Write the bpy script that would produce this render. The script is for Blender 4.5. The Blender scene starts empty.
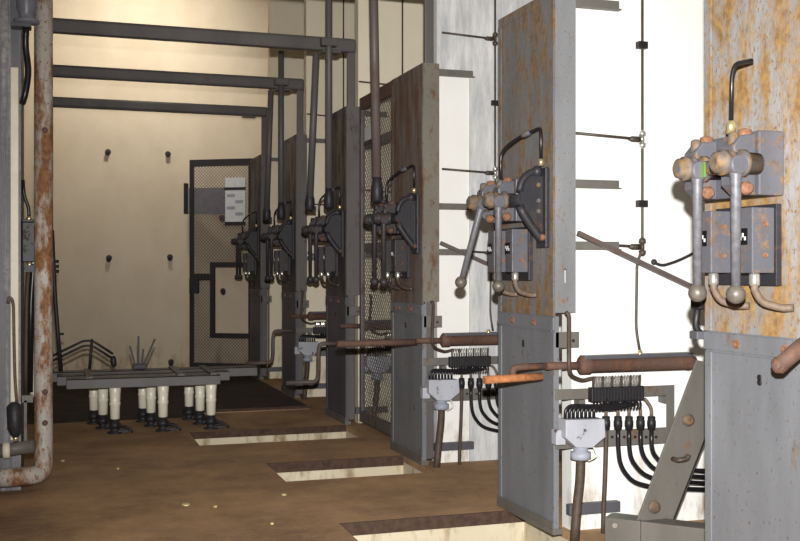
import bpy, bmesh, math, random
from mathutils import Vector, Matrix
random.seed(7)
SC = bpy.context.scene
COL = SC.collection
V = Vector
# ------------------------------------------------------------------ camera
F = 1050.0; CX, CY = 400.0, 270.5; EYE = 1.5
TH = math.radians(18.2); S_, C_ = math.sin(TH), math.cos(TH)
def PY(px, py, Y):                       # point of the plane Y = const seen at a pixel
    k = (px - CX) / F
    d = Y / (C_ - k * S_)
    return V((d * (S_ + k * C_), Y, EYE - (py - CY) * d / F))
def PX(px, py, X):                       # point of the plane X = const
    k = (px - CX) / F
    d = X / (S_ + k * C_)
    return V((X, d * (C_ - k * S_), EYE - (py - CY) * d / F))
cam_d = bpy.data.cameras.new('camera'); cam = bpy.data.objects.new('camera', cam_d); COL.objects.link(cam)
cam.location = (0, 0, EYE); cam.rotation_euler = (math.radians(90), 0, -TH)
cam_d.sensor_width = 36; cam_d.lens = F / 800 * 36; cam_d.clip_end = 100
SC.camera = cam

# ------------------------------------------------------------------ materials
def lin(c):
    return tuple(((x / 255 + .055) / 1.055) ** 2.4 if x > 10 else x / 255 / 12.92 for x in c) + (1,)
def ramp(nt, fac, p0, p1, c0=(0, 0, 0, 1), c1=(1, 1, 1, 1)):
    r = nt.nodes.new('ShaderNodeValToRGB')
    r.color_ramp.elements[0].position = p0; r.color_ramp.elements[0].color = c0
    r.color_ramp.elements[1].position = p1; r.color_ramp.elements[1].color = c1
    nt.links.new(fac, r.inputs[0]); return r.outputs[0]
def noise(nt, vec, scale, detail=5, rough=.6):
    n = nt.nodes.new('ShaderNodeTexNoise'); n.inputs['Scale'].default_value = scale
    n.inputs['Detail'].default_value = detail; n.inputs['Roughness'].default_value = rough
    nt.links.new(vec, n.inputs['Vector']); return n.outputs['Fac']
def mapping(nt, scale, off=(0, 0, 0)):
    g = nt.nodes.new('ShaderNodeNewGeometry'); m = nt.nodes.new('ShaderNodeMapping')
    m.inputs['Scale'].default_value = scale; m.inputs['Location'].default_value = off
    nt.links.new(g.outputs['Position'], m.inputs['Vector']); return m.outputs['Vector']
def mix(nt, fac, a, b):
    m = nt.nodes.new('ShaderNodeMix'); m.data_type = 'RGBA'
    if isinstance(fac, float): m.inputs[0].default_value = fac
    else: nt.links.new(fac, m.inputs[0])
    for s, v in ((6, a), (7, b)):
        if isinstance(v, tuple): m.inputs[s].default_value = v
        else: nt.links.new(v, m.inputs[s])
    return m.outputs[2]
def base(name, rough=.6, metal=0.0, spec=.4):
    m = bpy.data.materials.new(name); m.use_nodes = True; nt = m.node_tree
    b = nt.nodes['Principled BSDF']; b.inputs['Roughness'].default_value = rough
    b.inputs['Metallic'].default_value = metal; b.inputs['Specular IOR Level'].default_value = spec
    return m, nt, b
def bump(nt, b, h, strength=.3, dist=.01):
    n = nt.nodes.new('ShaderNodeBump'); n.inputs['Strength'].default_value = strength
    n.inputs['Distance'].default_value = dist
    nt.links.new(h, n.inputs['Height']); nt.links.new(n.outputs[0], b.inputs['Normal'])
def plain(name, c, rough=.5, metal=0.0, var=.15, scale=14, spec=.4):
    m, nt, b = base(name, rough, metal, spec); c = lin(c)
    v = mapping(nt, (1, 1, 1)); f = noise(nt, v, scale)
    d = tuple(x * (1 - var) for x in c[:3]) + (1,); l = tuple(min(1, x * (1 + var)) for x in c[:3]) + (1,)
    nt.links.new(ramp(nt, f, .3, .7, d, l), b.inputs['Base Color']); return m
def rusty(name, c, rust=(150, 82, 34), lo=.62, hi=.72, dark=(70, 36, 20), zs=.45, scale=9, fine=.68, rough=.6, streak=None):
    """painted steel with rust blotches and specks"""
    m, nt, b = base(name, rough)
    v = mapping(nt, (1, 1, zs)); c = lin(c)
    big = noise(nt, v, scale, 8, .68)
    v2 = mapping(nt, (1, 1, .6), (3.1, 7.7, 1.3)); sp = noise(nt, v2, scale * 7, 4, .6)
    v3 = mapping(nt, (1, 1, .25), (5, 2, 9)); pv = noise(nt, v3, 3.5, 4, .6)
    paint = ramp(nt, pv, .3, .72, tuple(x * .8 for x in c[:3]) + (1,), tuple(min(1, x * 1.2) for x in c[:3]) + (1,))
    vr = mapping(nt, (1, 1, 1), (1, 4, 2)); rv = noise(nt, vr, 30, 4)
    rcol = ramp(nt, rv, .35, .65, lin(dark), lin(rust))
    f1 = ramp(nt, big, lo, hi); f2 = ramp(nt, sp, fine, fine + .06)
    mx = nt.nodes.new('ShaderNodeMath'); mx.operation = 'MAXIMUM'
    nt.links.new(f1, mx.inputs[0]); nt.links.new(f2, mx.inputs[1])
    nt.links.new(mix(nt, mx.outputs[0], paint, rcol), b.inputs['Base Color'])
    rr = ramp(nt, mx.outputs[0], 0, 1, (rough - .12,) * 3 + (1,), (.9,) * 3 + (1,))
    nt.links.new(rr, b.inputs['Roughness'])
    bump(nt, b, mx.outputs[0], .25, .004); return m
M = {}
M['panel_top1'] = rusty('heavily_rusted_paint', (140, 141, 143), (156, 124, 74), .41, .57, (122, 92, 54), .3, 10, .56)
M['panel_top2'] = rusty('rusted_paint', (114, 116, 119), (138, 108, 66), .47, .61, (104, 78, 48), .3, 15, .565)
M['flange'] = rusty('speckled_grey_edge', (122, 124, 127), (136, 102, 62), .59, .67, (94, 70, 46), .5, 13, .62)
M['flange_olive'] = rusty('olive_grey_edge', (112, 108, 98), (116, 84, 58), .52, .66, (80, 60, 46), .5, 11, .62)
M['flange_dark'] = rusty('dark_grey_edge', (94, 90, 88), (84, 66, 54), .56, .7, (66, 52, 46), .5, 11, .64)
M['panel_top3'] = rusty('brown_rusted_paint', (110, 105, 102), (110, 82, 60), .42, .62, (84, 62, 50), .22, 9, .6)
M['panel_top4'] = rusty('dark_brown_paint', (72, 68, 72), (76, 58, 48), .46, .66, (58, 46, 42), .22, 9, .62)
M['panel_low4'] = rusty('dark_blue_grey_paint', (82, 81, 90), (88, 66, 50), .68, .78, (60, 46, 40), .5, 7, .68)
M['panel_low'] = rusty('blue_grey_paint', (114, 117, 122), (118, 94, 66), .61, .71, (84, 66, 48), .5, 9, .62)
M['panel_left'] = rusty('streaked_grey_paint', (108, 108, 116), (186, 184, 182), .46, .64, (140, 140, 144), .03, 26, .70)
M['steel'] = rusty('dull_grey_steel', (100, 97, 92), (122, 86, 56), .58, .72, (74, 54, 40), .8, 10, .66)
M['dark_steel'] = rusty('dark_grey_steel', (82, 82, 88), (96, 66, 46), .66, .8, (60, 42, 34), .8, 9, .74)
M['beam'] = rusty('dark_painted_tube', (92, 88, 87), (96, 78, 62), .60, .8, (76, 58, 46), .8, 6, .72)
M['black_metal'] = plain('black_metal', (44, 42, 46), .5)
M['cast'] = rusty('cast_iron_grey', (86, 88, 96), (128, 98, 66), .52, .66, (86, 68, 52), .9, 18, .6)
M['cast_shade'] = rusty('cast_iron_shaded', (54, 51, 54), (80, 58, 46), .54, .68, (50, 40, 36), .9, 14, .66)  # shaded copy of the cast iron, light falloff put into the colour
M['cast_rust'] = rusty('cast_iron_rusted', (90, 90, 92), (132, 104, 70), .42, .58, (80, 64, 48), .9, 22, .58)
M['cast_dark'] = rusty('cast_iron_dark', (42, 42, 47), (92, 62, 44), .56, .7, (50, 36, 28), .9, 16, .64)
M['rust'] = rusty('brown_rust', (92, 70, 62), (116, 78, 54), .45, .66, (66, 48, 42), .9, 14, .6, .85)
M['rod_brown'] = rusty('brown_grey_rod', (92, 82, 80), (100, 72, 58), .5, .7, (70, 54, 48), .3, 8, .7)
M['rust_bolt'] = plain('rust_brown_bolt', (124, 88, 66), .85, 0, .4, 60)
M['orange_rust'] = plain('orange_rust_rod', (160, 104, 66), .85, 0, .35, 30)
M['lever'] = plain('worn_grey_lever', (102, 102, 107), .5, .2, .25, 40)
M['knob'] = plain('worn_brown_knob', (98, 92, 84), .45, .2, .25, 40)
M['brass'] = plain('bright_fitting', (226, 208, 160), .28, .8, .1)
M['chrome'] = plain('bright_metal_sleeve', (214, 214, 210), .25, .8, .1)
M['tan_pipe'] = plain('tan_hose', (104, 89, 76), .6, 0, .3, 30)
M['black'] = plain('black_rubber', (30, 29, 31), .5, 0, .2)
M['black_gloss'] = plain('black_gloss_cable', (28, 27, 30), .3, 0, .2)
M['brown_cable'] = plain('brown_cable', (72, 60, 50), .6, 0, .3, 30)
M['box_white'] = rusty('chipped_white_paint', (166, 169, 178), (90, 66, 50), .60, .65, (60, 42, 36), 1, 13, .74)
M['gland'] = plain('grey_gland', (150, 155, 168), .5)
M['porcelain'] = plain('cream_porcelain', (236, 232, 212), .25, 0, .05)
M['insulator'] = plain('blue_grey_insulator', (118, 120, 130), .35)
M['rail'] = rusty('grey_rail_paint', (94, 92, 92), (96, 76, 60), .62, .8, (74, 58, 50), 1, 8, .74)
M['pipe_rust'] = rusty('flaking_grey_paint_pipe', (176, 170, 163), (150, 108, 72), .46, .56, (112, 78, 54), .35, 9, .59)
M['conduit'] = plain('cream_conduit', (230, 224, 206), .5, 0, .06)
M['thin_pipe'] = plain('thin_brown_pipe', (74, 66, 58), .5, .2, .3, 30)
M['label_black'] = plain('black_label', (20, 20, 22), .35)
M['label_white'] = plain('white_mark', (225, 225, 225), .5, 0, .05)
M['plaque'] = plain('pale_plaque', (206, 208, 212), .5, 0, .08)
M['plaque_ink'] = plain('grey_ink', (150, 154, 164), .6, 0, .1)
M['plate_blue'] = plain('slate_blue_plate', (122, 120, 130), .6, 0, .15)
M['wire_mesh'] = plain('mesh_wire', (100, 94, 90), .5, .2, .15)
M['pale_chip'] = plain('paint_flake', (214, 200, 140), .7)
M['green'] = plain('green_paint_mark', (96, 128, 62), .6)

def wall_mat(name, c, c2, patch=False):
    m, nt, b = base(name, .9, 0, .2)
    v = mapping(nt, (1, 1, .7)); f = noise(nt, v, 2.2, 6)
    col = ramp(nt, f, .3, .7, lin(c2), lin(c))
    v2 = mapping(nt, (1, 1, 1), (2, 5, 1)); s = ramp(nt, noise(nt, v2, 40, 3), .72, .78)
    col = mix(nt, s, col, lin(tuple(x * .9 for x in c2)))
    # dirt splashed along the foot of the wall
    g = nt.nodes.new('ShaderNodeNewGeometry'); sx = nt.nodes.new('ShaderNodeSeparateXYZ'); nt.links.new(g.outputs['Position'], sx.inputs[0])
    mr = nt.nodes.new('ShaderNodeMapRange'); mr.inputs['From Min'].default_value = .55; mr.inputs['From Max'].default_value = 0
    nt.links.new(sx.outputs['Z'], mr.inputs['Value'])
    mm = nt.nodes.new('ShaderNodeMath'); mm.operation = 'MULTIPLY'
    v3 = mapping(nt, (1, 1, .35), (9, 1, 4)); nt.links.new(ramp(nt, noise(nt, v3, 9, 6), .5, .68), mm.inputs[0]); nt.links.new(mr.outputs[0], mm.inputs[1])
    col = mix(nt, mm.outputs[0], col, lin((150, 128, 100)))
    nt.links.new(col, b.inputs['Base Color']); bump(nt, b, noise(nt, v2, 25, 5), .12, .01); return m
M['wall_white'] = wall_mat('white_limewash', (236, 236, 234), (230, 229, 224))
M['wall_cream'] = wall_mat('cream_wall', (206, 192, 172), (195, 180, 158))
M['trench'] = wall_mat('pale_plaster', (218, 208, 184), (204, 192, 164))
def plaster():
    m, nt, b = base('grey_plaster', .9, 0, .2)
    v = mapping(nt, (1, 1, .16)); f = noise(nt, v, 12, 8, .7)
    nt.links.new(ramp(nt, f, .38, .66, lin((178, 180, 182)), lin((222, 222, 222))), b.inputs['Base Color'])
    bump(nt, b, f, .2, .01); return m
M['plaster'] = plaster()
def floor_mat():
    m, nt, b = base('dusty_brown_floor', .85, 0, .25)
    v = mapping(nt, (1, 1, 1)); f = noise(nt, v, 1.3, 9, .72)
    col = ramp(nt, f, .36, .66, lin((138, 110, 86)), lin((192, 156, 116)))
    v2 = mapping(nt, (1.0, 1.8, 1), (4, 2, 0)); s = noise(nt, v2, 7, 9, .75)
    col = mix(nt, ramp(nt, s, .5, .8), col, lin((176, 148, 116)))
    v3 = mapping(nt, (1, 1, 1), (8, 3, 1)); sp = noise(nt, v3, 42, 4)
    col = mix(nt, ramp(nt, sp, .68, .76), col, lin((226, 190, 144)))
    v4 = mapping(nt, (1, 1, 1), (1, 9, 3)); dk = noise(nt, v4, 38, 3)
    col = mix(nt, ramp(nt, dk, .64, .74), col, lin((112, 82, 60)))
    nt.links.new(col, b.inputs['Base Color']); bump(nt, b, noise(nt, v3, 70, 4), .25, .01); return m
M['floor'] = floor_mat()
M['wall_pale'] = wall_mat('pale_limewash', (234, 225, 203), (224, 214, 190))
M['mat'] = plain('far_floor_shade', (54, 43, 38), .9, 0, .5, 4)  # near-black colour painting the shade on the floor beyond the bench
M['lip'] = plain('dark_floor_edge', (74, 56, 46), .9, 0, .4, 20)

# ------------------------------------------------------------------ mesh helpers
class MB:
    def __init__(s): s.bm = bmesh.new()
    def box(s, x0, x1, y0, y1, z0, z1):
        vs = [s.bm.verts.new((x, y, z)) for x in (x0, x1) for y in (y0, y1) for z in (z0, z1)]
        for q in ((0, 1, 3, 2), (4, 6, 7, 5), (0, 4, 5, 1), (2, 3, 7, 6), (0, 2, 6, 4), (1, 5, 7, 3)):
            s.bm.faces.new([vs[i] for i in q])
        return s
    def bar(s, a, b, w, h, up=(0, 0, 1)):
        a, b = V(a), V(b); t = (b - a).normalized(); u = V(up)
        n = t.cross(u).normalized() * (w / 2); k = n.cross(t).normalized() * (h / 2)
        vs = [s.bm.verts.new(p + i * n + j * k) for p in (a, b) for i, j in ((-1, -1), (1, -1), (1, 1), (-1, 1))]
        for q in ((3, 2, 1, 0), (4, 5, 6, 7), (0, 1, 5, 4), (1, 2, 6, 5), (2, 3, 7, 6), (3, 0, 4, 7)):
            s.bm.faces.new([vs[i] for i in q])
        return s
    def tube(s, pts, r, n=10, smooth=3):
        pts = [V(p) for p in pts]
        if smooth and len(pts) > 2: pts = fillet(pts, smooth)
        rs = r if isinstance(r, (list, tuple)) else [r] * len(pts)
        if len(rs) != len(pts):
            rs = [rs[0] + (rs[-1] - rs[0]) * i / (len(pts) - 1) for i in range(len(pts))]
        t0 = (pts[1] - pts[0]).normalized()
        nrm = t0.orthogonal().normalized(); rings = []
        for i, p in enumerate(pts):
            if i == 0: t = t0
            elif i == len(pts) - 1: t = (p - pts[i - 1]).normalized()
            else: t = ((p - pts[i - 1]).normalized() + (pts[i + 1] - p).normalized()).normalized()
            nrm = (nrm - t * nrm.dot(t)).normalized(); bn = t.cross(nrm)
            rings.append([s.bm.verts.new(p + (nrm * math.cos(a) + bn * math.sin(a)) * rs[i]) for a in (2 * math.pi * k / n for k in range(n))])
        for A, B in zip(rings, rings[1:]):
            for k in range(n):
                f = s.bm.faces.new((A[k], A[(k + 1) % n], B[(k + 1) % n], B[k])); f.smooth = n > 6
        s.bm.faces.new(rings[0][::-1]); s.bm.faces.new(rings[-1]); return s
    def lathe(s, a, b, prof, n=16):          # prof: (fraction along a->b, radius)
        a, b = V(a), V(b); t = (b - a); u = t.orthogonal().normalized(); w = t.normalized().cross(u); rings = []
        for f, r in prof:
            rings.append([s.bm.verts.new(a + t * f + (u * math.cos(q) + w * math.sin(q)) * r) for q in (2 * math.pi * k / n for k in range(n))])
        for A, B in zip(rings, rings[1:]):
            for k in range(n):
                f = s.bm.faces.new((A[k], A[(k + 1) % n], B[(k + 1) % n], B[k])); f.smooth = True
        s.bm.faces.new(rings[0][::-1]); s.bm.faces.new(rings[-1]); return s
    def ball(s, c, r, n=14):
        c = V(c); return s.lathe(c - V((0, 0, r)), c + V((0, 0, r)), [((1 - math.cos(math.pi * k / 10)) / 2, max(r * math.sin(math.pi * k / 10), r * .03)) for k in range(11)], n)
    def prism(s, poly, d):                   # polygon of 3-D points extruded by vector d
        d = V(d); A = [s.bm.verts.new(V(p)) for p in poly]; B = [s.bm.verts.new(V(p) + d) for p in poly]; n = len(A)
        s.bm.faces.new(A[::-1]); s.bm.faces.new(B)
        for k in range(n): s.bm.faces.new((A[k], A[(k + 1) % n], B[(k + 1) % n], B[k]))
        return s
    def hexbolt(s, c, axis, r=.018, h=.016):
        c, ax = V(c), V(axis).normalized()
        s.tube([c - ax * .002, c + ax * h], r, 6); s.tube([c + ax * h, c + ax * (h + .008)], r * .5, 8); return s
    def build(s, name, mat, parent=None, bev=0):
        bmesh.ops.recalc_face_normals(s.bm, faces=s.bm.faces)
        o = V((0, 0, 0)); p = parent
        while p: o += p.location; p = p.parent
        bmesh.ops.translate(s.bm, verts=s.bm.verts, vec=-o)
        me = bpy.data.meshes.new(name); s.bm.to_mesh(me); s.bm.free()
        me.materials.append(M[mat] if isinstance(mat, str) else mat)
        ob = bpy.data.objects.new(name, me); COL.objects.link(ob); ob.parent = parent
        if bev:
            b = ob.modifiers.new('bevel', 'BEVEL'); b.width = bev; b.segments = 2; b.limit_method = 'ANGLE'; b.angle_limit = math.radians(50)
        return ob
def fillet(pts, n):
    out = [pts[0]]
    for a, b, c in zip(pts, pts[1:], pts[2:]):
        r = .45 * min((a - b).length, (c - b).length)
        p, q = b + (a - b).normalized() * r, b + (c - b).normalized() * r
        for k in range(n + 1):
            t = k / n; out.append(p * (1 - t) ** 2 + b * 2 * t * (1 - t) + q * t * t)
    out.append(pts[-1])
    res = [out[0]]
    for p in out[1:]:
        if (p - res[-1]).length > 1e-5: res.append(p)
    return res
def tag(o, label, cat, group=None):
    o['label'] = label; o['category'] = cat
    if group: o['group'] = group
    return o
def thing(name, label, cat, loc, group=None):
    o = bpy.data.objects.new(name, None); COL.objects.link(o); o.location = loc; o.empty_display_size = .1
    return tag(o, label, cat, group)
def single(mb, name, mat, label, cat, group=None, bev=0):
    c = V((0, 0, 0)); lo = 1e9
    for v in mb.bm.verts: c += v.co; lo = min(lo, v.co.z)
    c /= len(mb.bm.verts); c.z = lo
    bmesh.ops.translate(mb.bm, verts=mb.bm.verts, vec=-c)
    o = mb.build(name, mat, None, bev); o.location = c
    return tag(o, label, cat, group)
def struct(mb, name, mat):
    o = mb.build(name, mat); o['kind'] = 'structure'; return o
def copy_tree(o, parent=None):
    c = o.copy(); COL.objects.link(c); c.parent = parent
    for ch in list(o.children): copy_tree(ch, c)
    return c

# ------------------------------------------------------------------ the setting
FX = 2.69; PITCH = 2.24; W = .79
def Y0(n): return 5.38 + PITCH * (n - 2)       # near edge of panel n (1 = nearest)
XL, XR, YB, YF, ZC = -.45, 4.4, 16.1, -1.5, 5.7
TR = [(1.60, 2.80, 5.2, 6.02), (1.56, 2.68, 7.34, 8.07), (1.18, 2.68, 9.08, 9.83), (1.45, 2.68, 11.10, 11.32)]
mb = MB(); ml = MB()
xs = sorted({XL, XR} | {t[i] for t in TR for i in (0, 1)}); ys = sorted({YF, YB} | {t[i] for t in TR for i in (2, 3)})
for x0, x1 in zip(xs, xs[1:]):
    for y0, y1 in zip(ys, ys[1:]):
        cx, cy = (x0 + x1) / 2, (y0 + y1) / 2
        if any(t[0] < cx < t[1] and t[2] < cy < t[3] for t in TR): continue
        mb.box(x0, x1, y0, y1, -.05, 0)
struct(mb, 'floor', 'floor')
for i, (x0, x1, y0, y1) in enumerate(TR):
    t = .05; m = MB()
    m.box(x0 - t, x0, y0 - t, y1 + t, -.7, -.05).box(x1, x1 + t, y0 - t, y1 + t, -.7, -.05)
    m.box(x0, x1, y1, y1 + t, -.7, -.05).box(x0, x1, y0 - t, y0, -.7, -.05).box(x0, x1, y0, y1, -.75, -.7)
    struct(m, 'trim_%d' % (i + 1), 'trench')
    m = MB(); m.box(x0, x1, y1 - .012, y1, (-.075, -.075, -.06, -.02)[i], .003)
    struct(m, 'trim_%d' % (i + 11), 'lip')
struct(MB().box(XL, 2.66, 11.36, YB, 0, .004).box(XL, 1.43, 10.85, 11.36, 0, .004), 'trim_31', 'mat')  # thin dark sheet standing in for shade on the far floor, not a mat
struct(MB().box(XL - .2, XR + .2, YB, YB + .2, -.8, ZC), 'wall_back', 'wall_cream')
struct(MB().box(XL - .2, XL, YF, YB, -.05, ZC), 'wall_left', 'wall_cream')
struct(MB().box(XR, XR + .2, YF, YB, -.05, ZC), 'wall_right', 'wall_white')
struct(MB().box(XL - .2, XR + .2, YF - .2, YF, -.05, ZC), 'wall_front', 'wall_cream')
struct(MB().box(XL - .2, XR + .2, YF - .2, YB + .2, ZC, ZC + .2), 'ceiling', 'wall_white')
for n in range(1, 7):
    y = Y0(n) + .06
    struct(MB().box(FX + .14, XR, y, y + .12, 0, ZC), 'wall_bay_%d' % n, 'wall_white' if n < 4 else 'wall_pale')
# grey plaster patch left bare on the third bay's wall
yp = Y0(3) + .06
a = PY(469, 75, yp); b = PY(436, 75, yp)
struct(MB().box(a.x, a.x + .55, yp - .012, yp + .002, 0, ZC), 'trim_21', 'plaster')
struct(MB().box(b.x, a.x, yp - .012, yp + .002, a.z, ZC), 'trim_22', 'plaster')

ORD = {1: 'nearest', 2: 'second', 3: 'third', 4: 'fourth', 5: 'fifth', 6: 'sixth and farthest'}
# ------------------------------------------------------------------ the right-hand panels
def make_panel(n, label, top):
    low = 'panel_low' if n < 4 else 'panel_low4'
    r = thing('switchboard', label, 'switchboard', (FX, Y0(n), 0), 'tall steel switchboards along the right side')
    y = Y0(n); H = 3.1; J = 1.24; fl = .135
    m = MB().box(FX, FX + .006, y, y + W, J, H)
    sx0, sx1, sz0, sz1 = FX + .062, FX + .078, 1.43, 1.51      # slot in the near flange
    mf = MB()
    for q in ((FX + .006, sx0, J + .02, H), (sx1, FX + fl, J + .02, H), (sx0, sx1, J + .02, sz0), (sx0, sx1, sz1, H)):
        mf.box(q[0], q[1], y, y + .006, q[2], q[3])
    mf.box(FX + fl - .004, FX + fl, y + .006, y + .04, J + .02, H)
    m.box(FX + .006, FX + .06, y + W - .006, y + W, J, H)
    m.build('upper_sheet', top, r)
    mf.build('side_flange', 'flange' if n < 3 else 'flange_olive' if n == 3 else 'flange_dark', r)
    MB().box(FX - .004, FX, y + .004, y + .05, J, H - .002).box(FX - .004, FX, y + W - .05, y + W - .004, J, H - .002).box(FX - .004, FX, y + .05, y + W - .05, H - .06, H - .002).build('edge_strip', top, r, .002)
    m = MB().box(FX + .003, FX + .009, y + .004, y + W - .004, .03, J)
    m.box(FX + .009, FX + .03, y + .004, y + .012, .03, J)
    m.build('lower_sheet', low, r)
    m = MB()
    for a, b in ((y + .002, y + .03), (y + W - .05, y + W - .004)): m.box(FX - .003, FX + .003, a, b, .03, J - .09)
    m.box(FX - .003, FX + .003, y + .03, y + W - .05, J - .09, J - .08); m.build('lower_border', low, r, .002)
    m = MB().box(FX - .008, FX + .002, y + .002, y + W - .002, J - .08, J - .006); m.build('joint_strip', low, r, .002)
    for v in (.25, .55): MB().hexbolt((FX - .008, y + v, J - .045), (-1, 0, 0), .02, .008).build('bolt', 'rust_bolt', r)
    MB().lathe((FX + .004, y + .42, J - .17), (FX - .001, y + .42, J - .17), [(0, .012), (1, .012)], 10).lathe((FX + .004, y + .42, J - .19), (FX - .001, y + .42, J - .19), [(0, .015), (1, .012)], 10).build('keyhole', 'black', r)
    MB().box(FX - .012, FX + .05, y - .004, y + W, 0, .035).box(FX - .012, FX - .004, y - .004, y + W, .035, .07).build('base_angle', 'steel', r, .003)
    # posts and the stub angles that tie the panel to the wall
    for z in (3.04, 2.0, 1.645):
        MB().box(FX + fl, FX + .42, y + .008, y + .015, z - .026, z + .022).box(FX + fl, FX + .44, y + .015, y + .058, z - .026, z - .019).build('anchor_angle', 'steel', r)
    MB().box(FX + .009, FX + .16, y + .004, y + .01, 1.06, 1.15).build('tab', 'steel', r, .002)
    MB().hexbolt((FX + .12, y + .002, 1.1), (0, -1, 0), .01, .004).build('tab_bolt', 'black_metal', r)
    MB().box(FX + .102, FX + .43, y + .01, y + .058, .10, .16).build('foot_angle', 'dark_steel', r, .003)
    return r
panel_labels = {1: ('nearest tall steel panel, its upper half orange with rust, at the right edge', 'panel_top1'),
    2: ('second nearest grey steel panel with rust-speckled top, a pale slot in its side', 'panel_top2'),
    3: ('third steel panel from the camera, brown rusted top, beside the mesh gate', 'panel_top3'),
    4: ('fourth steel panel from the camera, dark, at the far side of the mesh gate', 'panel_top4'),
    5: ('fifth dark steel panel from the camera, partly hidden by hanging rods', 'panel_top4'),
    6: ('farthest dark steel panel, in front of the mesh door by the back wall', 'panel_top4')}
for n in range(1, 7): make_panel(n, *panel_labels[n])

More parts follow.
